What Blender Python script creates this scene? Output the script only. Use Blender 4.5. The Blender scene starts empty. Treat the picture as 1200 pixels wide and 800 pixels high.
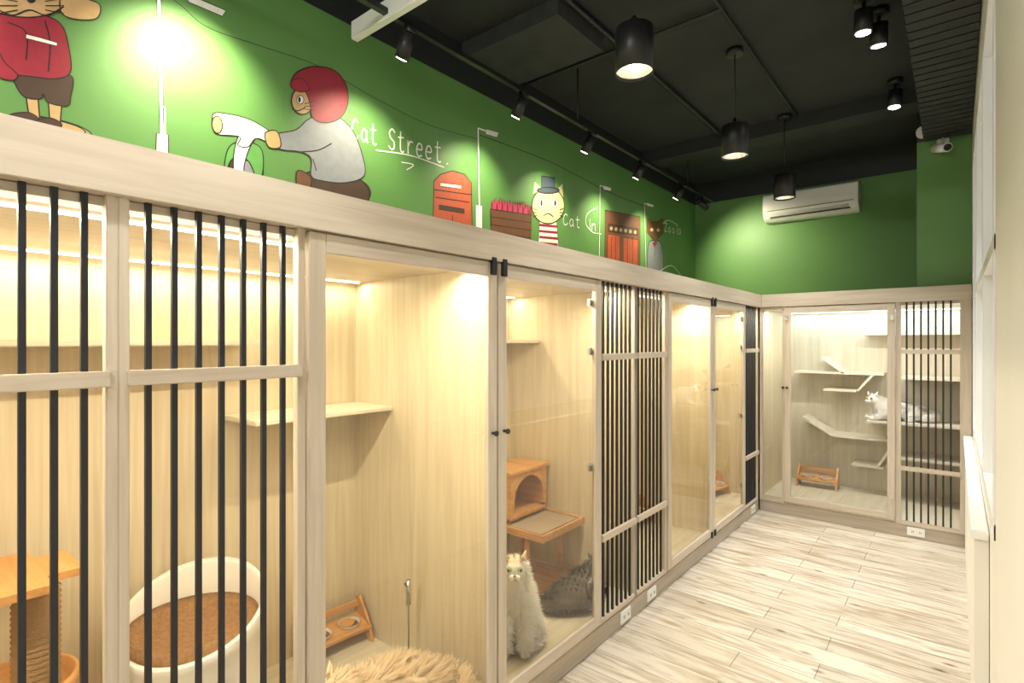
import bpy, bmesh, math, random
from mathutils import Vector, Matrix, Euler
random.seed(7)
D=bpy.data; C=bpy.context; S=C.scene
S.view_settings.view_transform='Standard'
try: S.view_settings.look='None'
except: pass
S.view_settings.exposure=0.22

# ---------------------------------------------------------------- materials
def new_mat(n):
    m=D.materials.new(n); m.use_nodes=True
    nt=m.node_tree; b=nt.nodes['Principled BSDF']; return m,nt,b
def plain(n,c,rough=.5,metal=0,emit=None,es=0,noise=0.0,nscale=20,bump=0):
    m,nt,b=new_mat(n)
    b.inputs['Base Color'].default_value=(*c,1); b.inputs['Roughness'].default_value=rough
    b.inputs['Metallic'].default_value=metal
    if emit: b.inputs['Emission Color'].default_value=(*emit,1); b.inputs['Emission Strength'].default_value=es
    if noise>0 or bump>0:
        tc=nt.nodes.new('ShaderNodeTexCoord'); no=nt.nodes.new('ShaderNodeTexNoise')
        no.inputs['Scale'].default_value=nscale; no.inputs['Detail'].default_value=6
        nt.links.new(tc.outputs['Object'],no.inputs['Vector'])
        if noise>0:
            r=nt.nodes.new('ShaderNodeValToRGB')
            r.color_ramp.elements[0].position=.3; r.color_ramp.elements[1].position=.7
            r.color_ramp.elements[0].color=(*[x*(1-noise) for x in c],1)
            r.color_ramp.elements[1].color=(*[min(1,x*(1+noise)) for x in c],1)
            nt.links.new(no.outputs['Fac'],r.inputs['Fac']); nt.links.new(r.outputs['Color'],b.inputs['Base Color'])
        if bump>0:
            bp=nt.nodes.new('ShaderNodeBump'); bp.inputs['Strength'].default_value=bump; bp.inputs['Distance'].default_value=.01
            nt.links.new(no.outputs['Fac'],bp.inputs['Height']); nt.links.new(bp.outputs['Normal'],b.inputs['Normal'])
    return m
def wood(n,c1,c2,axis='Z',rough=.45,fine=45,long=2.2):
    m,nt,b=new_mat(n); N=nt.nodes.new; L=nt.links.new
    tc=N('ShaderNodeTexCoord'); mp=N('ShaderNodeMapping')
    sc=[fine]*3; sc['XYZ'.index(axis)]=long; mp.inputs['Scale'].default_value=sc
    L(tc.outputs['Object'],mp.inputs['Vector'])
    n1=N('ShaderNodeTexNoise'); n1.inputs['Scale'].default_value=1; n1.inputs['Detail'].default_value=8; n1.inputs['Distortion'].default_value=.6
    L(mp.outputs['Vector'],n1.inputs['Vector'])
    mp2=N('ShaderNodeMapping'); sc2=[7]*3; sc2['XYZ'.index(axis)]=.7; mp2.inputs['Scale'].default_value=sc2
    L(tc.outputs['Object'],mp2.inputs['Vector'])
    n2=N('ShaderNodeTexNoise'); n2.inputs['Scale'].default_value=1; n2.inputs['Detail'].default_value=3; n2.inputs['Distortion'].default_value=1.2
    L(mp2.outputs['Vector'],n2.inputs['Vector'])
    s2=N('ShaderNodeMath'); s2.operation='MULTIPLY'; s2.inputs[1].default_value=.35; L(n2.outputs['Fac'],s2.inputs[0])
    s1=N('ShaderNodeMath'); s1.operation='MULTIPLY'; s1.inputs[1].default_value=.65; L(n1.outputs['Fac'],s1.inputs[0])
    ad=N('ShaderNodeMath'); ad.operation='ADD'; L(s1.outputs[0],ad.inputs[0]); L(s2.outputs[0],ad.inputs[1])
    r=N('ShaderNodeValToRGB'); r.color_ramp.elements[0].position=.34; r.color_ramp.elements[1].position=.62
    r.color_ramp.elements[0].color=(*c2,1); r.color_ramp.elements[1].color=(*c1,1)
    L(ad.outputs[0],r.inputs['Fac']); L(r.outputs['Color'],b.inputs['Base Color'])
    bp=N('ShaderNodeBump'); bp.inputs['Strength'].default_value=.10; bp.inputs['Distance'].default_value=.002
    L(n1.outputs['Fac'],bp.inputs['Height']); L(bp.outputs['Normal'],b.inputs['Normal'])
    b.inputs['Roughness'].default_value=rough
    return m
W1=(.59,.52,.43); W2=(.47,.40,.315)
woodZ=wood('washed_oak_vertical',W1,W2,'Z'); woodY=wood('washed_oak_y',W1,W2,'Y'); woodX=wood('washed_oak_x',W1,W2,'X')
P1=(.70,.61,.44); P2=(.58,.485,.325)
panelZ=wood('oak_panel',P1,P2,'Z',.4,36,1.6)
shelfm=wood('shelf_oak',(.72,.66,.53),(.60,.53,.40),'Y')
pine=wood('pine',(.68,.36,.13),(.52,.24,.075),'X',.45,40,3)
black=plain('matte_black',(.012,.012,.014),.4)
blackslat=plain('black_slat',(.009,.012,.020),.45)
chrome=plain('hinge_metal',(.6,.6,.58),.3,1)
whitep=plain('white_plastic',(.8,.8,.78),.35)
whitewall=plain('white_paint',(.76,.74,.69),.6,noise=.02,nscale=3)
ceilm=plain('charcoal_ceiling',(.020,.023,.023),.8,noise=.25,nscale=3,bump=.2)
greym=plain('grey_slab',(.034,.038,.038),.8,noise=.2,nscale=8)
def green_mat():
    m,nt,b=new_mat('green_wall_paint'); N=nt.nodes.new; L=nt.links.new
    tc=N('ShaderNodeTexCoord'); sp=N('ShaderNodeSeparateXYZ'); L(tc.outputs['Object'],sp.inputs[0])
    gt=N('ShaderNodeMath'); gt.operation='GREATER_THAN'; gt.inputs[1].default_value=3.25; L(sp.outputs['Z'],gt.inputs[0])
    no=N('ShaderNodeTexNoise'); no.inputs['Scale'].default_value=2.5; L(tc.outputs['Object'],no.inputs['Vector'])
    r=N('ShaderNodeValToRGB'); r.color_ramp.elements[0].color=(.105,.25,.07,1); r.color_ramp.elements[1].color=(.13,.29,.085,1)
    L(no.outputs['Fac'],r.inputs['Fac'])
    mx=N('ShaderNodeMixRGB'); mx.inputs[2].default_value=(.018,.022,.022,1)
    L(gt.outputs[0],mx.inputs[0]); L(r.outputs['Color'],mx.inputs[1]); L(mx.outputs[0],b.inputs['Base Color'])
    b.inputs['Roughness'].default_value=.5
    return m
green=green_mat()
def floor_mat():
    m,nt,b=new_mat('pale_plank_floor'); N=nt.nodes.new; L=nt.links.new
    tc=N('ShaderNodeTexCoord')
    br=N('ShaderNodeTexBrick'); br.inputs['Scale'].default_value=1; br.inputs['Brick Width'].default_value=.92; br.inputs['Row Height'].default_value=.152
    br.inputs['Mortar Size'].default_value=.002; br.inputs['Mortar Smooth'].default_value=.1; br.offset=.37
    br.inputs['Color1'].default_value=(.64,.585,.50,1); br.inputs['Color2'].default_value=(.50,.44,.355,1); br.inputs['Mortar'].default_value=(.20,.16,.12,1)
    L(tc.outputs['Object'],br.inputs['Vector'])
    mp=N('ShaderNodeMapping'); mp.inputs['Scale'].default_value=(2.2,17,1); L(tc.outputs['Object'],mp.inputs['Vector'])
    no=N('ShaderNodeTexNoise'); no.inputs['Scale'].default_value=1; no.inputs['Detail'].default_value=7; no.inputs['Roughness'].default_value=.55; no.inputs['Distortion'].default_value=1.3; L(mp.outputs[0],no.inputs['Vector'])
    r=N('ShaderNodeValToRGB'); r.color_ramp.elements[0].position=.34; r.color_ramp.elements[0].color=(.58,.50,.40,1); r.color_ramp.elements[1].position=.56; r.color_ramp.elements[1].color=(1,1,1,1)
    L(no.outputs['Fac'],r.inputs['Fac'])
    mu=N('ShaderNodeMixRGB'); mu.blend_type='MULTIPLY'; mu.inputs[0].default_value=.9; L(br.outputs['Color'],mu.inputs[1]); L(r.outputs['Color'],mu.inputs[2])
    mp2=N('ShaderNodeMapping'); mp2.inputs['Scale'].default_value=(3.6,8,1); L(tc.outputs['Object'],mp2.inputs['Vector'])
    vo=N('ShaderNodeTexVoronoi'); vo.inputs['Scale'].default_value=1; L(mp2.outputs[0],vo.inputs['Vector'])
    r2=N('ShaderNodeValToRGB'); r2.color_ramp.elements[0].position=.04; r2.color_ramp.elements[0].color=(.30,.19,.11,1); r2.color_ramp.elements[1].position=.15; r2.color_ramp.elements[1].color=(1,1,1,1)
    L(vo.outputs['Distance'],r2.inputs['Fac'])
    m2=N('ShaderNodeMixRGB'); m2.blend_type='MULTIPLY'; m2.inputs[0].default_value=.8; L(mu.outputs[0],m2.inputs[1]); L(r2.outputs['Color'],m2.inputs[2])
    L(m2.outputs[0],b.inputs['Base Color']); b.inputs['Roughness'].default_value=.28
    return m
floorm=floor_mat()
def glass_mat():
    m=D.materials.new('clear_glass'); m.use_nodes=True; nt=m.node_tree; nt.nodes.clear(); N=nt.nodes.new; L=nt.links.new
    o=N('ShaderNodeOutputMaterial'); mx=N('ShaderNodeMixShader'); t=N('ShaderNodeBsdfTransparent'); g=N('ShaderNodeBsdfGlossy'); f=N('ShaderNodeFresnel')
    f.inputs['IOR'].default_value=1.75; g.inputs['Roughness'].default_value=.01; t.inputs['Color'].default_value=(.97,.985,.975,1)
    L(f.outputs[0],mx.inputs[0]); L(t.outputs[0],mx.inputs[1]); L(g.outputs[0],mx.inputs[2]); L(mx.outputs[0],o.inputs[0]); return m
glass=glass_mat()
def emit(n,c,s):
    m=D.materials.new(n); m.use_nodes=True; nt=m.node_tree; nt.nodes.clear()
    o=nt.nodes.new('ShaderNodeOutputMaterial'); e=nt.nodes.new('ShaderNodeEmission'); e.inputs[0].default_value=(*c,1); e.inputs[1].default_value=s
    nt.links.new(e.outputs[0],o.inputs[0]); return m
ledwarm=emit('led_warm',(1,.88,.62),5); ledcool=emit('led_cool',(.75,.95,1),5); bulb=emit('bulb',(1,.93,.78),25)

# ---------------------------------------------------------------- mesh helpers
def link(o,parent=None):
    C.collection.objects.link(o)
    if parent: o.parent=parent
    return o
def empty(n,loc=(0,0,0),rz=0,scale=1):
    o=D.objects.new(n,None); o.location=loc; o.rotation_euler=(0,0,rz); o.scale=(scale,)*3; o.empty_display_size=.1
    return link(o)
def from_bm(n,bm,mat,parent=None,smooth=False):
    me=D.meshes.new(n); bm.normal_update(); bm.to_mesh(me); bm.free()
    if mat: me.materials.append(mat)
    if smooth:
        for p in me.polygons: p.use_smooth=True
    return link(D.objects.new(n,me),parent)
def add_box(bm,a,b):
    xs=sorted((a[0],b[0])); ys=sorted((a[1],b[1])); zs=sorted((a[2],b[2]))
    v=[bm.verts.new((x,y,z)) for x in xs for y in ys for z in zs]
    for f in [(0,1,3,2),(4,6,7,5),(0,4,5,1),(2,3,7,6),(0,2,6,4),(1,5,7,3)]:
        bm.faces.new([v[i] for i in f])
def box(n,a,b,mat,parent=None,bev=0):
    bm=bmesh.new(); add_box(bm,a,b)
    if bev: bmesh.ops.bevel(bm,geom=bm.edges[:],offset=bev,segments=2,affect='EDGES')
    return from_bm(n,bm,mat,parent)
def boxes(n,lst,mat,parent=None,bev=0):
    bm=bmesh.new()
    for a,b in lst: add_box(bm,a,b)
    if bev: bmesh.ops.bevel(bm,geom=bm.edges[:],offset=bev,segments=2,affect='EDGES')
    return from_bm(n,bm,mat,parent)
def cyl(n,p,q,r,mat,parent=None,seg=24,r2=None,caps=True):
    p=Vector(p); q=Vector(q); d=q-p
    bm=bmesh.new(); bmesh.ops.create_cone(bm,cap_ends=caps,segments=seg,radius1=r,radius2=r if r2 is None else r2,depth=d.length)
    M=Matrix.Translation((p+q)/2)@d.to_track_quat('Z','Y').to_matrix().to_4x4()
    bmesh.ops.transform(bm,matrix=M,verts=bm.verts)
    o=from_bm(n,bm,mat,parent,True)
    for pl in o.data.polygons:
        if len(pl.vertices)>4: pl.use_smooth=False
    return o
def lathe(n,prof,mat,parent=None,seg=40,loc=(0,0,0),sx=1,sy=1,smooth=True):
    bm=bmesh.new(); rings=[]
    for r,z in prof:
        rings.append([bm.verts.new((loc[0]+r*sx*math.cos(2*math.pi*i/seg),loc[1]+r*sy*math.sin(2*math.pi*i/seg),loc[2]+z)) for i in range(seg)])
    for a,b in zip(rings,rings[1:]):
        for i in range(seg): bm.faces.new([a[i],a[(i+1)%seg],b[(i+1)%seg],b[i]])
    bmesh.ops.remove_doubles(bm,verts=bm.verts,dist=1e-5)
    bmesh.ops.recalc_face_normals(bm,faces=bm.faces)
    return from_bm(n,bm,mat,parent,smooth)
def ball(n,c,r,mat,parent=None,s=(1,1,1)):
    bm=bmesh.new(); bmesh.ops.create_uvsphere(bm,u_segments=24,v_segments=16,radius=r)
    bmesh.ops.scale(bm,vec=s,verts=bm.verts); bmesh.ops.translate(bm,vec=c,verts=bm.verts)
    return from_bm(n,bm,mat,parent,True)
def tube(n,pts,r,mat,parent=None):
    cu=D.curves.new(n,'CURVE'); cu.dimensions='3D'; cu.bevel_depth=r; cu.bevel_resolution=3
    sp=cu.splines.new('POLY'); sp.points.add(len(pts)-1)
    for i,p in enumerate(pts): sp.points[i].co=(*p,1)
    cu.materials.append(mat); return link(D.objects.new(n,cu),parent)
def area(n,loc,rot,sx,sy,power,col,parent=None):
    l=D.lights.new(n,'AREA'); l.shape='RECTANGLE'; l.size=sx; l.size_y=sy; l.energy=power; l.color=col
    o=D.objects.new(n,l); o.location=loc; o.rotation_euler=rot; return link(o,parent)
def spot(n,loc,target,power,col,angle=60,blend=.6,parent=None,rad=.03):
    l=D.lights.new(n,'SPOT'); l.energy=power; l.color=col; l.spot_size=math.radians(angle); l.spot_blend=blend; l.shadow_soft_size=rad
    o=D.objects.new(n,l); o.location=loc; o.rotation_euler=(Vector(target)-Vector(loc)).to_track_quat('-Z','Y').to_euler(); return link(o,parent)

# ---------------------------------------------------------------- room shell
YB=5.456          # front plane of far enclosure
XR=1.54           # right wall
CE=3.5
box('floor',(-1.1,-1.6,-.05),(1.7,6.6,0),floorm)
box('ceiling',(-1.1,-1.6,CE),(1.7,6.6,CE+.05),ceilm)
box('wall_left',(-1.1,-1.6,0),(-1.0,6.6,CE),green)
box('wall_back',(-1.0,6.456,0),(1.7,6.56,CE),green)
box('wall_front',(-1.0,-1.6,0),(1.7,-1.5,CE),whitewall)
box('wall_column',(1.19,5.60,2.045),(1.539,6.455,CE-.001),green)
# right wall with a window band
boxes('wall_right',[((XR,-1.5,0),(1.64,2.35,CE)),((XR,2.35,0),(1.64,5.2,.95)),((XR,2.35,2.95),(1.64,5.2,CE)),((XR,5.2,0),(1.64,6.456,CE))],whitewall)
frost=plain('frosted_window',(.62,.66,.66),.35,emit=(.88,.94,1),es=.25)
win=empty('window_1')
box('frosted_pane',(1.585,2.352,.952),(1.60,5.198,2.948),frost,win)
fr=[]
for y in (2.352,3.28,4.22,5.145): fr.append(((XR-.005,y,.952),(1.585,y+.05,2.948)))
for z in (.952,1.9,2.898): fr.append(((XR-.004,2.352,z),(1.585,5.198,z+.05)))
boxes('window_frame',fr,whitep,win)
# low white ledge by the window
lw=empty('low_cabinet')
box('carcass',(1.495,2.75,0),(1.538,5.42,.84),whitewall,lw)
box('top_board',(1.485,2.73,.84),(1.538,5.43,.875),whitep,lw,.004)

# ---------------------------------------------------------------- enclosures
def enc_left(y0,y1,bays,power):
    E=empty('cat_enclosure')
    box('back_panel',(-.97,y0,.11),(-.95,y1,1.92),panelZ,E)
    box('ceiling_panel',(-.97,y0,1.90),(-.02,y1,1.92),woodY,E)
    box('enclosure_floor',(-.97,y0,.10),(-.02,y1,.13),shelfm,E)
    box('near_side_panel',(-.95,y0,.13),(-.02,y0+.009,1.90),panelZ,E)
    box('far_side_panel',(-.95,y1-.009,.13),(-.02,y1,1.90),panelZ,E)
    rails=[];slats=[];posts=[];stiles=[];panes=[]
    for kind,a,b in bays:
        if kind=='slat':
            posts+= [((-.03,a-.018,.11),(0,a+.004,1.922)),((-.03,b-.004,.11),(0,b+.018,1.922))]
            for z in (1.50,.545): rails.append(((-.004,a-.002,z),(.014,b+.002,z+.035)))
            rails.append(((-.02,a,.11),(0,b,.135)))
            n=7; st=(b-a)/(n+.6)
            for i in range(n):
                y=a+st*(i+.8); slats.append(((-.019,y-.0062,.13),(-.007,y+.0062,1.922)))
        else:
            w=.056
            stiles+=[((-.012,a+.003,.125),(.012,a+w,1.916)),((-.012,b-w,.125),(.012,b-.003,1.916))]
            rails+=[((-.012,a+w,1.86),(.012,b-w,1.916)),((-.012,a+w,.125),(.012,b-w,.18))]
            panes.append(((-.002,a+w-.004,.176),(.002,b-w+.004,1.864)))
    if posts: boxes('posts',posts,woodZ,E,.0015)
    if stiles: boxes('door_stiles',stiles,woodZ,E,.002)
    boxes('rails',rails,woodY,E,.002)
    if slats: boxes('black_slats',slats,blackslat,E)
    bm=bmesh.new()
    for a,b in panes:
        v=[bm.verts.new(p) for p in ((0,a[1],a[2]),(0,b[1],a[2]),(0,b[1],b[2]),(0,a[1],b[2]))]; bm.faces.new(v)
    if panes: from_bm('glass_panes',bm,glass,E)
    else: bm.free()
    L=(y1-y0)-.06; cy=(y0+y1)/2
    box('led_strip',(-.155,y0+.03,1.893),(-.14,y1-.03,1.8999),ledwarm,E)
    box('led_strip_rear',(-.90,y0+.03,1.893),(-.885,y1-.03,1.8999),ledwarm,E)
    area('led_light',(-.147,cy,1.889),(0,math.radians(-12),0),.02,L,power*L*.95,(1,.88,.62),E)
    area('led_light_rear',(-.87,cy,1.889),(0,math.radians(-6),0),.02,L,power*L*.33,(1,.88,.62),E)
    return E
PW=11.5
EA=enc_left(-1.49,1.645,[('door',-1.35,-.5),('slat',-.46,-.07),('slat',-.03,.352),('slat',.388,.80),('door',.82,1.645)],PW)
EBn=enc_left(1.646,2.885,[('door',1.646,2.47),('slat',2.49,2.875)],PW)
EC=enc_left(2.886,4.145,[('slat',2.897,3.30),('door',3.32,4.145)],PW)
ED=enc_left(4.146,5.44,[('door',4.146,4.97),('slat',4.99,5.39)],PW)
def shelf(E,x0,x1,y0,y1,z,t=.02,m=None): return box('shelf',(x0,y0,z-t),(x1,y1,z),m or shelfm,E,.003)
shelf(EA,-.95,-.65,-.7,1.05,1.605); shelf(EA,-.95,-.646,.98,1.635,1.29)
shelf(EBn,-.95,-.68,2.2,2.875,1.61)
shelf(EC,-.95,-.65,2.9,3.6,1.61); shelf(EC,-.95,-.65,3.7,4.13,1.29)
shelf(ED,-.95,-.65,4.7,5.42,1.45)
# cornice, baseboard, post at corner
box('trim_2',(-.035,-1.49,1.922),(.022,YB+.0,2.04),woodY,None,.002)
box('trim_3',(-.995,-1.49,2.0),(-.036,6.45,2.035),woodY)
box('trim_4',(.0225,YB-.022,1.922),(1.535,YB+.035,2.04),woodX,None,.002)
box('trim_5',(-.035,YB+.036,2.0),(1.535,6.45,2.035),woodX)
basem=wood('washed_oak_base',(.46,.40,.325),(.36,.305,.24),'Y'); basemx=wood('washed_oak_base_x',(.46,.40,.325),(.36,.305,.24),'X')
box('baseboard_left',(-.05,-1.49,0),(-.006,5.44,.10),basem,None,.002)
box('baseboard_back',(0,YB+.006,0),(1.535,YB+.05,.10),basemx,None,.002)
# fittings on doors
def knob(E,y,z):
    cyl('door_knob',(.012,y,z),(.030,y,z),.006,black,E,12); cyl('knob_cap',(.030,y,z),(.038,y,z),.011,black,E,16)
knob(EA,1.612,1.235); knob(EBn,1.682,1.235); knob(EC,4.112,1.235); knob(ED,4.18,1.235)
for E,y in ((EA,1.612),(EBn,1.678),(EC,4.112),(ED,4.178)):
    box('latch',(.012,y-.014,1.865),(.026,y+.014,1.935),black,E,.002)
    box('latch_low',(.012,y-.012,.115),(.024,y+.012,.16),black,E,.002)
def hinge(E,y,z):
    box('hinge_plate',(-.03,y-.02,z-.02),(-.013,y+.03,z+.02),chrome,E,.002)
    box('glass_clip',(-.02,y-.05,z-.016),(-.004,y-.02,z+.016),chrome,E,.002)
for z in (.35,.95,1.55,1.80): hinge(EBn,2.43,z); hinge(ED,4.93,z)

# far enclosure
EF=empty('cat_enclosure')
y0=YB
coolp=wood('oak_panel_cool',(.64,.59,.48),(.53,.47,.36),'Z',.5,30,1.6)
box('back_panel',(.0,6.40,.11),(1.53,6.42,1.92),coolp,EF)
box('ceiling_panel',(0,y0+.02,1.90),(1.53,6.42,1.92),woodX,EF)
box('enclosure_floor',(0,y0+.02,.10),(1.53,6.42,.13),shelfm,EF)
box('near_side_panel',(.0,y0+.02,.13),(.012,6.40,1.90),panelZ,EF)
box('far_side_panel',(1.518,y0+.02,.13),(1.53,6.40,1.90),panelZ,EF)
boxes('posts',[((.0,y0,.10),(.03,y0+.03,1.922)),((.195,y0,.10),(.215,y0+.03,1.922)),((1.055,y0,.10),(1.092,y0+.03,1.922)),((1.466,y0-.004,.10),(1.535,y0+.03,1.922))],woodZ,EF,.0015)
boxes('door_stiles',[((.217,y0-.014,.125),(.27,y0+.01,1.916)),((1.0,y0-.014,.125),(1.053,y0+.01,1.916))],woodZ,EF,.002)
boxes('rails',[((.27,y0-.014,1.86),(1.0,y0+.01,1.916)),((.27,y0-.014,.125),(1.0,y0+.01,.18)),((.03,y0,.10),(.195,y0+.02,.15)),
   ((1.09,y0-.014,1.50),(1.468,y0+.004,1.535)),((1.09,y0-.014,.545),(1.468,y0+.004,.58)),((1.09,y0,.10),(1.468,y0+.02,.135))],woodX,EF,.002)
boxes('black_slats',[((1.092+.0468*(i+.8)-.0062,y0+.006,.13),(1.092+.0468*(i+.8)+.0062,y0+.018,1.922)) for i in range(7)],blackslat,EF)
bm=bmesh.new()
for a,b in ((.03,.195),(.266,1.004)):
    bm.faces.new([bm.verts.new(p) for p in ((a,y0,.15),(b,y0,.15),(b,y0,1.9 if a<.1 else 1.864),(a,y0,1.9 if a<.1 else 1.864))])
from_bm('glass_panes',bm,glass,EF)
box('led_strip',(.04,6.32,1.893),(1.5,6.335,1.8999),ledcool,EF)
area('led_light',(.77,6.30,1.889),(math.radians(0),0,0),1.45,.02,4,(.60,.93,1),EF)
area('led_light_front',(.77,5.60,1.889),(math.radians(12),0,0),1.45,.02,14,(1,.97,.88),EF)
cyl('door_knob',(.24,y0-.014,1.235-.06),(.24,y0-.035,1.235-.06),.01,black,EF,12)
cyl('door_knob_b',(.205,y0-.0,1.235-.06),(.205,y0-.03,1.235-.06),.01,black,EF,12)
boxes('latch_set',[((.225,y0-.03,1.80),(.25,y0-.014,1.83)),((1.02,y0-.026,1.78),(1.045,y0-.014,1.82)),((1.02,y0-.026,.3),(1.045,y0-.014,.34))],chrome,EF)
def rampbox(n,p,q,ya,yb,t,m,E):
    (xa,za),(xb,zb)=p,q; bm=bmesh.new(); dx,dz=xb-xa,zb-za; L=math.hypot(dx,dz); nx,nz=-dz/L*t,dx/L*t
    A=[(xa,za),(xb,zb),(xb-nx,zb-nz),(xa-nx,za-nz)]
    f=[bm.verts.new((x,ya,z)) for x,z in A]; g=[bm.verts.new((x,yb,z)) for x,z in A]
    bm.faces.new(f); bm.faces.new(g[::-1])
    for i in range(4): bm.faces.new([f[i],g[i],g[(i+1)%4],f[(i+1)%4]])
    bmesh.ops.recalc_face_normals(bm,faces=bm.faces)
    return from_bm(n,bm,m,E)
sh2=wood('shelf_pale',(.74,.69,.59),(.62,.56,.45),'X')
ra=(6.12,6.40)
rampbox('shelf',(.16,1.30),(.92,1.30),*ra,.02,sh2,EF)
rampbox('ramp',(.41,1.45),(.60,1.30),*ra,.02,sh2,EF)
rampbox('shelf',(.42,1.13),(.70,1.13),*ra,.02,sh2,EF)
rampbox('ramp',(.70,1.13),(.82,1.285),*ra,.02,sh2,EF)
rampbox('ramp',(.24,.84),(.50,.68),*ra,.02,sh2,EF)
rampbox('shelf',(.50,.68),(.95,.68),*ra,.02,sh2,EF)
rampbox('shelf',(.66,.42),(.92,.42),*ra,.02,sh2,EF)
rampbox('ramp',(.86,.42),(.95,.58),*ra,.02,sh2,EF)
rampbox('shelf',(.75,1.68),(1.515,1.68),*ra,.02,sh2,EF)
rampbox('shelf',(1.05,1.28),(1.515,1.28),5.95,6.40,.02,sh2,EF)
rampbox('shelf',(.80,.87),(1.515,.87),5.95,6.40,.02,sh2,EF)
rampbox('shelf',(1.05,.55),(1.515,.55),6.0,6.40,.02,sh2,EF)

# outlets on baseboards
def outlet_left(y,z=.055):
    E=empty('power_outlet',(0,y,z)); box('plate',(-.006,-.058,-.034),(.004,.058,.034),whitep,E,.003)
    boxes('sockets',[((.003,dy-.004+o,-.008),(.0048,dy-.001+o,.008)) for dy in (-.025,.025) for o in (0,.009)],black,E)
outlet_left(2.76); outlet_left(3.10); outlet_left(5.25)
E=empty('power_outlet',(1.19,YB,.055)); box('plate',(-.058,-.004,-.034),(.058,.006,.034),whitep,E,.003)
boxes('sockets',[((dx+o-.002,-.0048,-.008),(dx+o+.001,-.003,.008)) for dx in (-.025,.025) for o in (0,.009)],black,E)

# ---------------------------------------------------------------- lamps
refl=plain('reflector_silver',(.85,.8,.7),.25,.8)
def pendant(x,y):
    E=empty('pendant_lamp',(x,y,0))
    z0,z1=2.80,3.00; r=.084
    lathe('shade',[(0.0,z1),(r-.006,z1),(r,z1-.006),(r,z0),(r-.004,z0),(r-.004,z1-.04),(0,z1-.04)],black,E)
    lathe('reflector',[(r-.005,z0+.012),(.055,z0+.07),(.03,z0+.10),(0,z0+.10)],refl,E)
    lathe('bulb',[(0,z0+.040),(.025,z0+.042),(.040,z0+.06),(.034,z0+.09),(0,z0+.098)],bulb,E)
    cyl('stem',(0,0,z1),(0,0,z1+.05),.012,black,E,12)
    cyl('cord',(0,0,z1+.05),(0,0,CE-.02),.004,black,E,8)
    cyl('canopy',(0,0,CE-.04),(0,0,CE-.0005),.05,black,E,24)
    spot('lamp_light',(0,0,z0+.03),(0,0,0),52,(1,.95,.87),115,.7,E,.035)
for y in (2.21,3.63,4.95): pendant(.33,y)
pendant(.33,.5)
# surface ceiling spots (right)
def cspot(x,y,tx,ty,power=60,lz=3.36):
    E=empty('ceiling_spotlight',(x,y,0))
    cyl('mount',(0,0,3.46),(0,0,3.4995),.05,black,E); cyl('arm',(0,0,3.40),(0,0,3.46),.01,black,E,10)
    a=Vector((0,0,3.42)); d=Vector((tx-x,ty-y,-3.42)).normalized()
    cyl('can',a,a+d*.12,.045,black,E); cyl('lens',a+d*.121,a+d*.123,.036,bulb,E)
    spot('lamp_light',a+d*.16,(tx-x,ty-y,0),power,(.90,.95,1),60,.9,E,.04)
cspot(1.05,3.52,.9,3.7,55); cspot(1.10,3.72,1.0,4.3,70); cspot(1.1,4.79,.95,4.7,110); cspot(1.0,1.2,.7,1.5,40)
# track lights washing the mural
T=empty('track_light_rail')
box('rail',(-.615,-1.2,3.115),(-.585,5.9,3.14),black,T)
for y in (-.8,1.2,3.2,5.2): cyl('drop_rod',(-.6,y,3.14),(-.6,y,CE),.006,black,T,8)
def tspot(y,ty,tx=-1.0,tz=2.62,power=60):
    E=empty('track_spotlight',(-.6,y,3.03)); d=(Vector((tx,ty,tz))-Vector((-.6,y,3.03))).normalized()
    cyl('stem',(0,0,.084),(0,0,0),.010,black,E,10); cyl('can',-d*.05,d*.07,.034,black,E); cyl('lens',d*.071,d*.073,.026,bulb,E)
    cyl('heat_sink',-d*.075,-d*.05,.026,black,E)
    spot('lamp_light',d*.09,d*2,power,(1,.93,.62),100,1.0,E,.02)
for y in (-.1,.85,1.68,2.56,3.35,4.16,5.0): tspot(y,y+.02,power=55 if abs(y-.85)<.1 else 30,tz=2.62 if abs(y-.85)<.1 else 2.45)
tspot(5.6,6.456,-.25,2.45,60)
# unseen linear fixture, added behind the photographer as general fill light
E=empty('added_fill_lamp',(.4,-.9,3.3)); box('housing',(-.6,-.12,.0),(.6,.12,.05),whitep,E,.004); box('diffuser',(-.58,-.10,-.006),(.58,.10,-.001),emit('fill_diffuser_glow',(1,.96,.9),3),E)
boxes('hangers',[((-.5,-.005,.05),(-.49,.005,.2)),((.49,-.005,.05),(.5,.005,.2))],chrome,E)
area('lamp_light',(0,0,-.02),(math.radians(18),0,0),1.16,.2,62,(1,.97,.93),E)

# ceiling clutter
E=empty('ceiling_beam'); box('beam_body',(-.99,2.45,3.40),(-.25,2.95,3.4999),greym,E)
E=empty('ceiling_beam'); box('beam_body',(-.99,5.0,3.38),(1.23,5.25,3.4999),ceilm,E)
E=empty('ceiling_duct'); boxes('duct_body',[((1.24,1.9,3.24),(1.535,5.58,3.4999))],greym,E); boxes('duct_ribs',[((1.236,1.95+i*.10,3.235),(1.24,1.965+i*.10,3.4999)) for i in range(36)]+[((1.24,1.95+i*.10,3.235),(1.535,1.965+i*.10,3.24)) for i in range(36)],black,E)
E=empty('conduit_pipe'); tube('pipe_run',[(.42,-1.4,3.475),(.42,4.98,3.475)],.010,black,E); tube('pipe_branch',[(.42,3.1,3.475),(-.98,3.1,3.475)],.010,black,E); tube('pipe_wall',[(-.2,-1.4,3.47),(-.2,4.98,3.47)],.016,black,E)
E=empty('white_ceiling_bar'); box('bar',(-.88,1.56,3.10),(1.1,1.60,3.19),whitep,E,.004); boxes('bar_hangers',[((-.7,1.575,3.19),(-.69,1.585,3.4999)),((1.0,1.575,3.19),(1.01,1.585,3.4999))],black,E)

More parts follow.
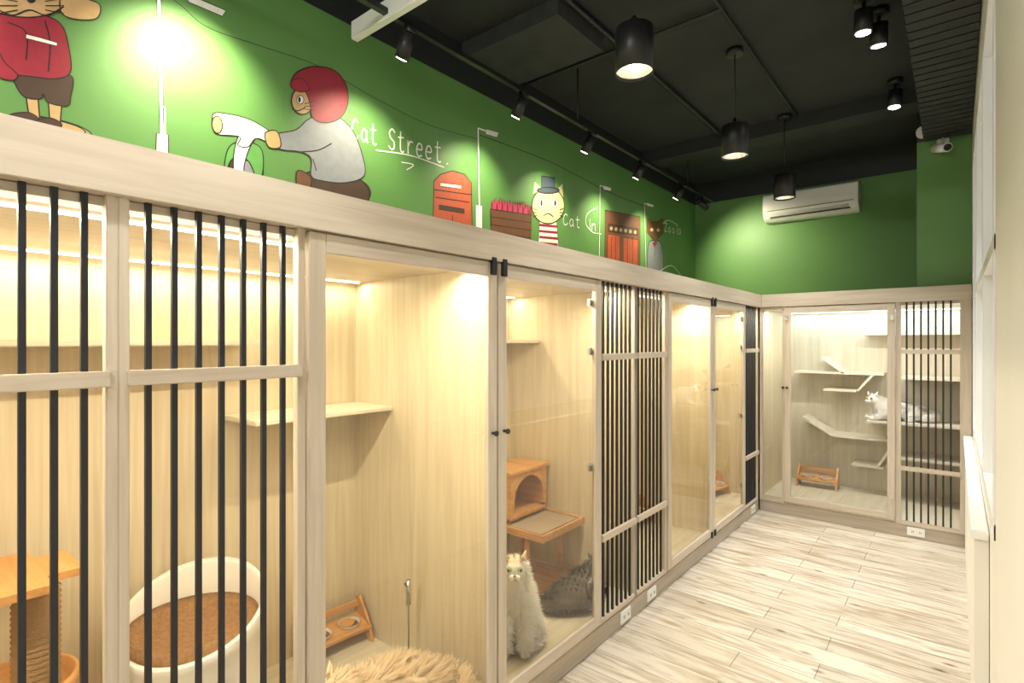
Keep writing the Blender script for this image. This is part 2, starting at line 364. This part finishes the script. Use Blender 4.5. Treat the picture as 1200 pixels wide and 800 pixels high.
# air conditioner
E=empty('air_conditioner',(.26,6.455,2.90))
bm=bmesh.new(); prof=[(0,.0),(-.11,.0),(-.17,.03),(-.205,.085),(-.21,.16),(-.20,.27),(-.17,.29),(0,.29)]
L1=[bm.verts.new((-.44,y,z)) for y,z in prof]; L2=[bm.verts.new((.44,y,z)) for y,z in prof]
for i in range(len(prof)): j=(i+1)%len(prof); bm.faces.new([L1[i],L1[j],L2[j],L2[i]])
bm.faces.new(L1[::-1]); bm.faces.new(L2)
bmesh.ops.recalc_face_normals(bm,faces=bm.faces); bmesh.ops.bevel(bm,geom=bm.edges[:],offset=.006,segments=2,affect='EDGES')
from_bm('body',bm,whitep,E)
boxes('outlet_slot',[((-.37,-.185,.028),(.37,-.150,.040)),((-.40,-.2125,.098),(.40,-.19,.103))],plain('dark_vent',(.06,.06,.06),.6),E)
rampm=plain('louver',(.62,.62,.6),.4); box('louver_blade',(-.36,-.196,.045),(.36,-.19,.082),rampm,E,.002)
boxes('top_grille',[((-.38,-.16+i*.02,.289),(.38,-.152+i*.02,.293)) for i in range(7)],rampm,E)

# security camera on the column
E=empty('security_camera',(1.36,5.599,3.22))
cyl('base',(0,0,0),(0,-.02,0),.04,whitep,E); tube('bracket',[(0,-.02,0),(0,-.09,0),(.0,-.11,-.04)],.01,whitep,E)
cyl('housing',(-.05,-.06,-.06),(.03,-.21,-.11),.035,whitep,E); cyl('lens',(.0305,-.212,-.1105),(.033,-.219,-.113),.026,black,E)
cyl('junction_box',(-.13,0,.1),(-.13,-.05,.1),.045,whitep,E); tube('cable',[(-.13,-.03,.1),(-.06,-.03,.06),(0,-.02,.03)],.006,whitep,E)

# ---------------------------------------------------------------- mural on the left wall (one flat painted object)
MV=[];MF=[];MI=[];MM=[]
def mcol(n,c):
    m=plain('mural_'+n,c,.55,noise=.08,nscale=25); MM.append(m); return len(MM)-1
cW=mcol('white',(.85,.85,.80)); cK=mcol('ink',(.02,.015,.012)); cR=mcol('red',(.27,.015,.025)); cB=mcol('brown',(.16,.065,.035)); cT=mcol('tan',(.55,.36,.17)); cG=mcol('grey_blue',(.26,.27,.31))
cL=mcol('leaf',(.12,.34,.09)); cO=mcol('orange',(.45,.09,.045)); cP=mcol('pink',(.62,.06,.16)); cC=mcol('cream',(.70,.62,.33)); cDk=mcol('dark_brown',(.07,.04,.03)); cH=mcol('stone',(.33,.27,.18)); cS=mcol('slate',(.05,.07,.10)); cM=mcol('maroon',(.30,.02,.04))
def wallpt(u,v):
    # planar rectification of the mural tracing -> metres on the wall
    t=(u-600)/632; Y=(1.884+1.549*t)/(.635-.772*t); return Y,1.6+(400-v)*(1.549+.772*Y)/632
def cat_rom(P,closed,n=6):
    out=[];N=len(P); rng=range(N if closed else N-1)
    for i in rng:
        g=lambda k:P[k%N] if closed else P[max(0,min(N-1,k))]
        a,b,c,d=g(i-1),g(i),g(i+1),g(i+2)
        for k in range(n):
            t=k/n; out.append(tuple(.5*((2*b[j])+(-a[j]+c[j])*t+(2*a[j]-5*b[j]+4*c[j]-d[j])*t*t+(-a[j]+3*b[j]-3*c[j]+d[j])*t**3) for j in (0,1)))
    if not closed: out.append(P[-1])
    return out
LAY=[0]; LS=.00012
def fig(): LAY[0]=4
def fill(P,col,smooth=True,ink=1.3):
    if smooth: P=cat_rom(P,True)
    LAY[0]+=1; x=-1.0+LS*LAY[0]
    W=[wallpt(*p) for p in P]; i0=len(MV); MV.extend((x,a,b) for a,b in W); MF.append(list(range(i0,i0+len(W)))); MI.append(col)
    if ink: stroke(P,cK,ink,False,True)
def stroke(P,col,w=1.5,smooth=True,closed=False):
    if smooth: P=cat_rom(P,closed)
    LAY[0]+=1; x=-1.0+LS*LAY[0]
    W=[Vector(wallpt(*p)) for p in P]; N=len(W)
    hw=w*.5*(1.549+.772*W[0].x)/632
    i0=len(MV)
    for i in range(N):
        a=W[(i-1)%N] if closed or i>0 else W[i]; b=W[(i+1)%N] if closed or i<N-1 else W[i]
        t=(b-a); 
        if t.length<1e-7: t=Vector((1,0))
        t.normalize(); n=Vector((-t.y,t.x))*hw
        MV.append((x,W[i].x+n.x,W[i].y+n.y)); MV.append((x,W[i].x-n.x,W[i].y-n.y))
    for i in range(N if closed else N-1):
        j=(i+1)%N; MF.append([i0+2*i,i0+2*i+1,i0+2*j+1,i0+2*j]); MI.append(col)
def ell(cx,cy,rx,ry,n=20,rot=0): return [(cx+rx*math.cos(2*math.pi*k/n)*math.cos(rot)-ry*math.sin(2*math.pi*k/n)*math.sin(rot),cy+rx*math.cos(2*math.pi*k/n)*math.sin(rot)+ry*math.sin(2*math.pi*k/n)*math.cos(rot)) for k in range(n)]
# wires
stroke([(-60,-110),(60,-60),(190,-8),(240,30),(300,52),(370,76),(440,115),(500,145),(560,163)],cK,1.2)
stroke([(562,158),(600,172),(650,192),(703,220)],cK,1.0); stroke([(703,220),(730,232),(757,242)],cK,.9)
# figure in red jumper
fig()
fill(ell(50,150,58,13,20,.16),cH); fill(ell(50,147,50,9,20,.16),cT)
fill([(30,112),(44,114),(46,140),(34,140)],cT,False); fill([(56,118),(72,120),(70,144),(58,142)],cT,False)
fill([(12,134),(34,132),(46,142),(30,148),(12,144)],cDk); fill([(40,142),(58,138),(72,146),(60,154),(42,150)],cDk)
fill([(14,76),(60,86),(84,90),(82,114),(78,124),(56,120),(50,110),(46,116),(24,110)],cDk,True)
fill([(-28,14),(10,10),(52,18),(72,30),(80,56),(82,84),(66,92),(40,90),(10,84),(-20,60)],cM)
stroke([(8,26),(30,38),(30,70)],cK,1.4); stroke([(52,24),(58,50),(56,84)],cK,1.4); fill([(30,40),(46,44),(66,50),(66,54),(46,49),(30,45)],cW,False,.8)
fill([(-30,40),(-8,50),(4,72),(20,88),(10,94),(-20,80)],cM)
fill(ell(24,-14,60,34,24,.1),cT); fill([(-26,-32),(-24,-68),(-2,-44)],cT,False); fill([(48,-38),(68,-64),(68,-26)],cT,False)
fill([(74,-12),(98,-2),(116,6),(112,22),(84,22),(70,12)],cT)
stroke([(-6,10),(14,18),(34,12),(54,18),(74,8)],cK,1.6); fill(ell(36,0,5,4,12),cK,True,0); fill(ell(10,-18,6,8,12),cW); fill(ell(54,-14,6,8,12),cW); fill(ell(11,-16,2.4,5,10),cK,True,0); fill(ell(54,-12,2.4,5,10),cK,True,0)
for s in (-1,1):
    for k in range(3): stroke([(36+s*16,2+k*5),(36+s*38,-2+k*9)],cK,1.0,False)
# lamp posts
def post(x0,y0,x1,y1,w,arm):
    fig(); stroke([(x0,y0),(x1,y1)],cK,w+1.6,False); stroke([(x0,y0),(x1,y1)],cW,w,False); stroke(arm,cW,w*.8,False)
post(185,-40,190,196,3.4,[(186,-38),(222,-4),(240,4)])
fill([(183,156),(197,158),(197,190),(182,188)],cW,False,1.2); stroke([(187,122),(193,126),(193,158)],cW,1.6,False); fill([(222,-6),(264,12),(260,19),(220,2)],cW,False,1.0)
post(560,150,562,275,2.4,[(560,150),(582,158)]); fill([(570,151),(584,155),(582,161),(569,157)],cW,False,.6); fill([(557,240),(565,241),(565,272),(557,270)],cW,False,.8)
post(703,217,702,306,1.5,[(703,217),(714,222)]); fill([(707,217),(716,220),(715,224),(707,222)],cW,False,.5)
post(755,238,757,318,1.3,[(755,238),(765,242)]); fill([(758,237),(766,240),(765,243),(758,241)],cW,False,.5)
# scooter and rider
fig()
fill(ell(402,226,32,19,20),cDk); fill(ell(402,228,24,14,20),cL); fill(ell(402,230,10,7),cW)
fill(ell(288,200,20,24,20),cDk); fill(ell(288,202,11,14),cG)
fill([(266,176),(280,166),(304,172),(308,196),(302,212),(290,188),(272,186),(262,206)],cL)
fill([(286,148),(300,156),(290,178),(286,204),(306,222),(360,226),(358,236),(298,236),(276,214),(274,176)],cW)
fill([(248,138),(256,132),(292,140),(320,158),(318,168),(300,162),(290,172),(278,170),(280,160),(252,156)],cW); fill(ell(254,146,6,10,16,-.1),cT)
fill([(352,206),(384,198),(424,212),(430,236),(392,238),(372,226),(356,222)],cDk)
fill([(348,200),(364,208),(360,224),(348,222)],cB)
fill([(322,158),(346,152),(364,138),(392,136),(412,152),(424,182),(426,206),(404,214),(378,212),(364,206),(364,186),(352,178),(326,174)],cG)
stroke([(352,178),(372,176),(388,168)],cK,1.6); stroke([(366,186),(370,200)],cK,1.2); fill([(310,156),(324,154),(328,172),(314,172)],cT)
fill(ell(354,118,13,16,20),cT); fill([(340,100),(346,86),(366,78),(390,82),(404,98),(407,120),(398,138),(380,144),(366,138),(362,120),(356,106),(346,104)],cM)
fill([(340,96),(352,92),(362,104),(352,108),(342,104)],cM,True,.8); fill(ell(351,117,4,5,12),cW,True,.8); fill(ell(350,117,1.5,3.5,10),cK,True,0); stroke([(342,127),(348,130),(357,126)],cK,1.2)
for k in range(3): stroke([(356,122+k*3),(366,119+k*5)],cK,.8,False)
# mailbox
fig()
fill([(508,228),(508,212),(516,204),(530,200),(544,204),(552,214),(553,262),(552,272),(507,268)],cO,False,1.3)
stroke([(508,222),(552,228)],cK,1.2,False); stroke([(510,231),(550,237)],cK,1.2,False); fill([(514,240),(544,245),(544,250),(514,245)],cDk,False,.8); fill([(516,214),(540,217),(540,221),(516,218)],cW,False,.6); stroke([(530,252),(530,272)],cK,1,False)
# flower box
fig()
random.seed(3)
for k in range(22):
    x=577+k*2.0; y=246+k*.35; fill([(x-2,y),(x-1.5,y-10-random.random()*7),(x+.5,y-6),(x+2.5,y-12-random.random()*5),(x+3,y)],cP if k%3 else cM,False,.4)
fill([(574,245),(622,252),(621,288),(575,282)],cB,False,1.2)
for k in range(1,4): stroke([(574,245+k*9),(622,252+k*9)],cK,.8,False)
# cat with top hat
fig()
fill([(632,258),(652,260),(655,300),(630,298)],cW,False,1.0)
for k in range(5): fill([(632,262+k*7),(653,264+k*7),(653.5,267+k*7),(631.5,265+k*7)],cM,False,0)
fill([(624,228),(626,212),(636,222)],cC,False,1); fill([(650,224),(659,214),(660,232)],cC,False,1)
fill(ell(642,241,19,21,24),cC); fill([(634,222),(634,206),(650,208),(650,224)],cS,False,1); fill(ell(642,223,13,3.5),cS)
for s,x in ((-1,634),(1,650)):
    fill(ell(x,238,4,5,14),cW,True,.8); fill(ell(x,238,1.3,3.6,10),cK,True,0)
    for k in range(3): stroke([(x+s*5,246+k*3),(x+s*10,244+k*5)],cK,.8,False)
for x in (637,642,647): stroke([(x,227),(x,232)],cK,1,False)
stroke([(636,253),(642,250),(648,254)],cK,1)
# shop front with awning and a doorway
fig()
fill([(709,246),(750,254),(750,318),(708,312)],cB,False,1.1); fill([(712,262),(748,268),(748,276),(712,271)],cDk,False,.8)
for k in range(6): fill(ell(716+k*5.6,267.5+k*.9,1.7,2.2,10),cT,True,0)
fill([(712,274),(726,276),(726,318),(711,314)],cO,False,.8); fill([(730,278),(747,281),(747,318),(730,318)],cO,False,.8)
for x in (716,721,735,741): stroke([(x,277),(x,316)],cK,.9,False)
# small fox-faced cat in jacket
fig()
fill([(760,286),(767,282),(775,287),(776,320),(760,318)],cG,True,.9); stroke([(767,284),(767,300)],cK,.7,False); fill([(764,284),(770,284),(767,290)],cM,False,0)
fill([(758,254),(763,260),(770,260),(777,255),(777,272),(768,284),(758,272)],cB,False,.9); fill(ell(763.5,269,1.8,2,8),cC,True,0); fill(ell(771,269.5,1.8,2,8),cC,True,0)
# handwritten lettering as brush strokes
G={'C':[[(.9,.85),(.6,1),(.25,.8),(.1,.4),(.3,.05),(.7,.05),(.95,.25)]],'a':[[(.8,.55),(.45,.65),(.15,.3),(.4,0),(.78,.25),(.8,.6)],[(.8,.6),(.8,.2),(.95,0)]],
't':[[(.45,1),(.42,.15),(.7,0),(.85,.08)],[(.1,.68),(.85,.72)]],'S':[[(.9,.85),(.55,1),(.2,.8),(.35,.55),(.75,.4),(.8,.12),(.45,0),(.1,.15)]],'r':[[(.2,.65),(.22,0)],[(.22,.35),(.5,.62),(.85,.6)]],
'e':[[(.15,.35),(.8,.38),(.7,.62),(.35,.62),(.12,.3),(.35,.02),(.8,.1)]],'I':[[(.5,1),(.5,0)]],'n':[[(.15,.62),(.18,0)],[(.18,.4),(.5,.65),(.75,.5),(.8,0)]],'Z':[[(.1,.95),(.85,1)],[(.85,1),(.1,.03)],[(.1,.03),(.9,.05)]],
'o':[[(.5,.62),(.15,.35),(.4,0),(.8,.25),(.5,.62)]],'l':[[(.45,1),(.45,.1),(.7,0)]],'.':[[(.5,0),(.55,.06)]]}
def write(txt,u,v,adv,slope,h,w):
    for ch in txt:
        if ch!=' ':
            for s in G[ch]: stroke([(u+adv*.85*x,v+slope*adv*.85*x-h*y) for x,y in s],cW,w)
        u+=adv*(1 if ch not in 'Il.' else .6); v+=slope*adv*(1 if ch not in 'Il.' else .6)
fig()
write('Cat Street.',411,162,10.8,.27,24,1.8); stroke([(440,176),(480,182),(520,196)],cW,1.4); stroke([(470,190),(484,193),(476,199)],cW,1.2)
write('Cat In',659,263,7.2,.2,13,1.2); write('Zoola',778,271,4.4,.2,10,1.0)
stroke([(700,243),(688,250),(686,262),(694,272),(704,274)],cW,.9); stroke([(794,264),(783,258),(776,262)],cW,.8); stroke([(772,318),(786,311),(797,322)],cW,1.0)
me=D.meshes.new('wall_mural'); me.from_pydata(MV,[],MF)
for m in MM: me.materials.append(m)
me.polygons.foreach_set('material_index',MI); me.update(); link(D.objects.new('wall_mural',me))

# ---------------------------------------------------------------- props
kib=plain('kibble',(.16,.08,.03),.9,bump=.6,nscale=150)
def bowl_stand(loc,rz,s=1,parent=None):
    E=empty('pet_bowl_stand',loc,rz,s)
    bm=bmesh.new(); add_box(bm,(-.17,-.07,-.008),(.17,.07,.008)); bmesh.ops.transform(bm,matrix=Matrix.Translation((0,0,.085))@Matrix.Rotation(math.radians(12),4,'X'),verts=bm.verts); from_bm('deck',bm,pine,E)
    for sx in (-1,1):
        x=sx*.165; bm=bmesh.new(); A=[(-.085,0),(-.055,.0),(-.03,.03),(.03,.03),(.055,0),(.085,0),(.07,.19),(.04,.20),(-.055,.085)]
        f=[bm.verts.new((x-.007,a,b)) for a,b in A]; g=[bm.verts.new((x+.007,a,b)) for a,b in A]
        bm.faces.new(f); bm.faces.new(g[::-1])
        for i in range(len(A)): j=(i+1)%len(A); bm.faces.new([f[i],g[i],g[j],f[j]])
        bmesh.ops.recalc_face_normals(bm,faces=bm.faces); from_bm('side_panel',bm,pine,E)
    box('rear_rail',(-.16,.05,.14),(.16,.062,.175),pine,E,.002)
    for sx in (-1,1):
        lathe('bowl',[(.052,.118),(.056,.12),(.05,.112),(.038,.08),(0,.078)],whitep,E,28,(sx*.078,-.002,-.012))
        lathe('bowl_inside',[(.045,.108),(.0,.100)],kib,E,24,(sx*.078,-.002,-.012))
bowl_stand((-.855,1.455,.13),math.radians(86),.95)
bowl_stand((.36,6.17,.13),math.radians(0),1.05)
bowl_stand((-.55,3.95,.13),math.radians(80),1.05)
bowl_stand((-.35,5.22,.13),math.radians(80),1.0)

# two-tier cat bed
E=empty('two_tier_cat_bed',(-.66,.765,.13),0,.86)
shellm=plain('ivory_shell',(.80,.77,.70),.3)
sh=lathe('shell',[(0,.001),(.20,.001),(.235,.03),(.262,.15),(.265,.30),(.250,.42),(.262,.50),(.275,.60),(.268,.61),(.255,.60),(.240,.50),(.232,.42),(.245,.30),(.243,.15),(.215,.04),(0,.03)],shellm,E,56)
for v in sh.data.vertices:
    if v.co.z>.45: v.co.z+= -v.co.x*.28*(v.co.z-.45)/.15+v.co.y*.22*(v.co.z-.45)/.15
cut=ball('door_cut',(.24,-.10,.22),.19,None,None,(1,1,.95)); cut.parent=E
md=sh.modifiers.new('opening','BOOLEAN'); md.operation='DIFFERENCE'; md.object=cut; md.solver='EXACT'
dg=C.evaluated_depsgraph_get(); C.view_layer.update(); dg.update()
me=D.meshes.new_from_object(sh.evaluated_get(dg)); sh.modifiers.clear(); sh.data=me
D.objects.remove(cut)
felt=plain('brown_felt',(.30,.165,.075),.95,noise=.2,nscale=60,bump=.3)
lathe('upper_cushion',[(0,.50),(.15,.505),(.20,.53),(.240,.56),(.232,.44),(.0,.43)],felt,E,40)
lathe('lower_cushion',[(0,.09),(.16,.10),(.215,.08),(.22,.04),(0,.035)],felt,E,40)
lathe('inner_deck',[(0,.425),(.232,.425),(.232,.415),(0,.415)],shellm,E,40)

# sisal cat tree behind the nearest slats
E=empty('cat_tree',(-.65,.30,.13))
sis=plain('sisal_rope',(.42,.26,.13),.95,bump=.5,nscale=200)
box('base',(-.24,-.30,0),(.22,.14,.025),pine,E,.006)
prof=[(0,.025)]; z=.03
while z<.78: prof+=[(.048,z),(.055,z+.008),(.048,z+.016)]; z+=.016
prof.append((0,z)); lathe('sisal_post',prof,sis,E,28,(.10,.02,0))
bm=bmesh.new(); add_box(bm,(-.16,-.34,.79),(.20,.12,.812)); bmesh.ops.bevel(bm,geom=[e for e in bm.edges if abs(e.verts[0].co.z-e.verts[1].co.z)>.01],offset=.08,segments=6,affect='EDGES'); from_bm('platform',bm,pine,E)
lathe('ball_tray',[(0,.45),(.13,.45),(.15,.47),(.15,.50),(.14,.50),(.13,.47),(0,.465)],pine,E,36,(.02,-.02,0))
cyl('rear_post',(-.1,-.24,.02),(-.1,-.24,.80),.028,pine,E,20)

# wooden cat tower: open-fronted upper box over a cushioned tray
E=empty('cat_tower',(-.64,2.655,.13))
box('base',(-.22,-.22,0),(.22,.22,.022),pine,E,.006)
for x in (-.15,.15):
    for y in (-.17,.17): cyl('leg',(x,y,.02),(x,y,.44 if x<0 else .36),.016,pine,E,16)
arch=[(-.145,.04)]+[(-.145*math.cos(a*math.pi/10),.11+.13*math.sin(a*math.pi/10)) for a in range(11)]+[(.145,.04)]
bm=bmesh.new()
def strip(bm,x0,x1,zb):
    out=[(-.18,.02)]+[(-.18+.36*k/10,.27) for k in range(11)]+[(.18,.02)]
    a=[bm.verts.new((x0,p[0],p[1]+zb)) for p in arch]; n=len(arch)
    o=[bm.verts.new((x0,p[0],p[1]+zb)) for p in out]
    a2=[bm.verts.new((x1,p[0],p[1]+zb)) for p in arch]; o2=[bm.verts.new((x1,p[0],p[1]+zb)) for p in out]
    for i in range(n-1):
        bm.faces.new([o[i],o[i+1],a[i+1],a[i]]); bm.faces.new([o2[i],a2[i],a2[i+1],o2[i+1]]); bm.faces.new([a[i],a[i+1],a2[i+1],a2[i]]); bm.faces.new([o[i],o2[i],o2[i+1],o[i+1]])
strip(bm,.02,.035,.40); bmesh.ops.recalc_face_normals(bm,faces=bm.faces); from_bm('cubby_front',bm,pine,E)
boxes('cubby_box',[((-.2,-.18,.40),(.035,.18,.42)),((-.2,-.2,.67),(.05,.2,.69)),((-.2,-.18,.42),(.02,-.165,.67)),((-.2,.165,.42),(.02,.18,.67)),((-.2,-.165,.42),(-.19,.165,.67))],pine,E,.002)
boxes('tray_frame',[((-.03,-.22,.34),(.30,-.20,.38)),((-.03,.20,.34),(.30,.22,.38)),((.28,-.20,.34),(.30,.20,.38)),((-.03,-.20,.34),(-.01,.20,.38))],pine,E,.002)
box('tray_cushion',(-.01,-.20,.345),(.28,.20,.375),plain('taupe_cushion',(.40,.31,.21),.95,bump=.3,nscale=50),E,.015)
# feather wand standing in the first enclosure
E=empty('cat_teaser_wand',(-.44,1.56,.131)); cyl('weighted_foot',(0,0,0),(0,0,.02),.04,chrome,E); tube('rod',[(0,0,.02),(0,0,.36),(.0,-.02,.40)],.005,chrome,E); cyl('grip',(0,0,.30),(0,0,.41),.011,chrome,E,12)

# ---------------------------------------------------------------- cats
def skin_mat(n):
    m,nt,b=new_mat(n); a=nt.nodes.new('ShaderNodeVertexColor'); a.layer_name='Col'
    nt.links.new(a.outputs['Color'],b.inputs['Base Color']); b.inputs['Roughness'].default_value=.9
    b.inputs['Specular IOR Level'].default_value=.1; return m
furm=skin_mat('fur'); undercoat=skin_mat('undercoat'); noseM=plain('cat_nose',(.55,.22,.2),.5)
def cat(name,loc,rz,pose,colf,eye,s=1,fl=.028,headturn=0,nbl=9000):
    E=empty(name,loc,rz,s)
    ht=Matrix.Rotation(headturn,3,'Z')
    if pose=='lying':
        base=[(-.15,0,.10,.085),(-.02,0,.105,.09),(.10,0,.11,.08),(.165,0,.15,.058)]
        hd=Vector((.205,0,.195)); 
        legs=[[2,(.14,.065,.06,.034),(.17,.06,.024,.024),(.25,.05,.020,.020)],[2,(.14,-.065,.06,.034),(.17,-.06,.024,.024),(.25,-.05,.020,.020)],
              [0,(-.10,.085,.075,.05),(-.03,.105,.03,.03),(-.10,.12,.022,.022),(-.02,.13,.018,.018)],[0,(-.10,-.085,.075,.05),(-.03,-.105,.03,.03),(-.10,-.12,.022,.022),(-.02,-.13,.018,.018)],
              [0,(-.235,.02,.065,.038),(-.26,.09,.045,.04),(-.20,.14,.04,.038),(-.12,.15,.035,.02)]]
    else:
        base=[(-.08,0,.095,.088),(-.04,0,.19,.085),(.02,0,.27,.072),(.045,0,.33,.052)]
        hd=Vector((.07,0,.385))
        legs=[[2,(.055,.045,.19,.034),(.065,.045,.10,.024),(.07,.045,.03,.02),(.105,.045,.018,.019)],[2,(.055,-.045,.19,.034),(.065,-.045,.10,.024),(.07,-.045,.03,.02),(.105,-.045,.018,.019)],
              [0,(.0,.085,.09,.05),(-.06,.105,.03,.026),(.04,.095,.018,.019)],[0,(.0,-.085,.09,.05),(-.06,-.105,.03,.026),(.04,-.095,.018,.019)],
              [0,(-.14,-.03,.05,.035),(-.13,-.10,.035,.036),(-.06,-.14,.032,.034),(0,-.14,.03,.018)]]
    V=[b[:3] for b in base]; R=[b[3] for b in base]; Ed=[(0,1),(1,2),(2,3)]
    V.append(tuple(hd)); R.append(.058); Ed.append((3,4))
    mz=hd+ht@Vector((.043,0,-.014)); V.append(tuple(mz)); R.append(.030); Ed.append((4,5))
    for L in legs:
        pr=L[0]
        for p in L[1:]: V.append(p[:3]); R.append(p[3]); Ed.append((pr,len(V)-1)); pr=len(V)-1
    me=D.meshes.new('sk'); me.from_pydata(V,Ed,[]); o=D.objects.new('sk',me); link(o)
    o.modifiers.new('s','SKIN')
    for i,sv in enumerate(me.skin_vertices[0].data): sv.radius=(R[i],R[i]); sv.use_root=(i==0)
    sb=o.modifiers.new('ss','SUBSURF'); sb.levels=2; sb.render_levels=2
    C.view_layer.update(); dg=C.evaluated_depsgraph_get(); bmsh=D.meshes.new_from_object(o.evaluated_get(dg)); D.objects.remove(o)
    for p in bmsh.polygons: p.use_smooth=True
    zmin=min(v.co.z for v in bmsh.vertices); 
    for v in bmsh.vertices: v.co.z-=zmin
    hd=hd-Vector((0,0,zmin)); 
    ca=bmsh.color_attributes.new('Col','FLOAT_COLOR','POINT')
    for i,v in enumerate(bmsh.vertices): ca.data[i].color=(*colf(v.co,hd),1)
    bmsh.materials.clear(); bmsh.materials.append(undercoat); link(D.objects.new('body',bmsh),E)
    import bisect
    cum=[];tot=0;P=bmsh.polygons
    for p in P: tot+=p.area; cum.append(tot)
    vs=[];fs=[];cs=[];ns=[]
    for k in range(nbl):
        p=P[min(len(P)-1,bisect.bisect(cum,random.random()*tot))]; vv=[bmsh.vertices[i].co for i in p.vertices]
        w=[random.random() for _ in vv]; sw=sum(w); c=sum((a*b for a,b in zip(vv,w)),Vector())/sw
        n=p.normal.copy()
        lp=ht.inverted()@(c-hd); face=lp.x>.012 and lp.length<.09
        L=fl*(.22 if face else 1)*(.6+.7*random.random())
        if c.z<.03: L*=.5
        dirn=(n*.7+Vector((-.4,0,-.35))+Vector([random.uniform(-.25,.25) for _ in range(3)])).normalized()
        if dirn.dot(n)<.2: dirn=(dirn+n*.5).normalized()
        cr=dirn.cross(n); sd=cr.normalized() if cr.length>.05 else Vector((0,1,0)).cross(n).normalized()
        sd=(sd+Vector([random.uniform(-.3,.3) for _ in range(3)])).normalized()*.0024
        tip=c+dirn*L; tip.z=max(tip.z,.002)
        if sd.cross(dirn).dot(n)<0: sd=-sd
        i=len(vs); vs+= [c-sd,c+sd,tip]; fs.append((i,i+1,i+2)); col=colf(c,hd); j=random.uniform(.95,1.08); cs+=[(*[min(1,q*j*.97) for q in col],1)]*2+[(*[min(1,q*j*1.03) for q in col],1)]
        nn=(n+Vector((0,0,.25))).normalized(); ns+=[tuple(nn)]*3
    fm=D.meshes.new('fur'); fm.from_pydata([tuple(v) for v in vs],[],fs); ca=fm.color_attributes.new('Col','FLOAT_COLOR','POINT')
    for i,c in enumerate(cs): ca.data[i].color=c
    for p in fm.polygons: p.use_smooth=True
    try: fm.normals_split_custom_set_from_vertices(ns)
    except Exception as e: print('normals',e)
    fm.materials.append(furm); link(D.objects.new('fur_coat',fm),E)
    H=lambda x,y,z: hd+ht@Vector((x,y,z))
    em=plain(name+'_eye',eye,.1); pm=plain('pupil',(.005,.005,.005),.1)
    for sy in (-1,1):
        ball('eye',H(.049,sy*.024,.010),.0115,em,E); ball('pupil',H(.0575,sy*.0255,.010),.006,pm,E,(.6,.7,1.1))
        bm=bmesh.new(); pts=[H(.008,sy*.052,.025),H(-.016,sy*.034,.035),H(.014,sy*.020,.044),H(-.002,sy*.050,.076)]
        v=[bm.verts.new(q) for q in pts]
        for f in ((0,1,3),(1,2,3),(2,0,3),(0,2,1)): bm.faces.new([v[t] for t in f])
        bmesh.ops.subdivide_edges(bm,edges=bm.edges[:],cuts=2,use_grid_fill=True,smooth=.3); bmesh.ops.recalc_face_normals(bm,faces=bm.faces)
        ob=from_bm('ear',bm,undercoat,E,True); ca=ob.data.color_attributes.new('Col','FLOAT_COLOR','POINT')
        for i in range(len(ob.data.vertices)): ca.data[i].color=(*colf(Vector(H(0,0,.06)),hd),1)
    ball('nose',H(.076,0,-.006),.006,noseM,E,(.7,1.1,.8))
    mf=plain('muzzle_fur',tuple(min(1,q*1.05) for q in colf(hd+Vector((.07,0,0)),hd)),.9)
    for sy in (-1,1): ball('muzzle_pad',H(.064,sy*.011,-.018),.013,mf,E)
    tube('mouth',[H(.078,-.010,-.024),H(.079,0,-.019),H(.078,.010,-.024)],.001,pm,E)
    return E
white=lambda c,h:(.93,.90,.84)
def cream(c,h):
    d=c-h
    if d.length<.10: return (.88,.72,.52) if d.z>.022 else (.95,.91,.84)
    if c.x<-.10 and c.z>.06: return (.90,.80,.66)
    return (.95,.92,.87)
def orange(c,h):
    f=.5+.5*math.sin(c.x*60+c.y*20)
    if c.z<.06: return (.90,.83,.72)
    return (.90-.08*f,.72-.10*f,.50-.10*f)
def tabby(c,h):
    f=.5+.5*math.sin(c.x*60+c.y*25)
    if c.z<.05: return (.36,.32,.27)
    return (.24-.05*f,.20-.045*f,.165-.04*f)
cat('white_longhair_cat',(1.02,6.14,.872),math.radians(205),'lying',white,(.55,.30,.05),.98,.034,math.radians(35),12000)
cat('white_and_ginger_cat',(-.20,2.01,.131),math.radians(-50),'sitting',cream,(.35,.5,.3),1.08,.034,0,16000)
cat('ginger_longhair_cat',(-.25,1.305,.131),math.radians(265),'lying',orange,(.4,.35,.08),1.16,.042,math.radians(-20),18000)
cat('grey_longhair_cat',(-.20,2.59,.131),math.radians(90),'lying',tabby,(.5,.45,.1),.84,.040,math.radians(20),13000)

# ---------------------------------------------------------------- world + camera
w=D.worlds.new('w'); S.world=w; w.use_nodes=True; w.node_tree.nodes['Background'].inputs[0].default_value=(.8,.85,.9,1); w.node_tree.nodes['Background'].inputs[1].default_value=.4
cd=D.cameras.new('cam'); cd.lens=18.96; cd.sensor_width=36; cd.clip_start=.02
co=D.objects.new('camera',cd); co.location=(1.44,0,1.6); co.rotation_euler=(math.radians(90),0,math.radians(39.45)); link(co); S.camera=co
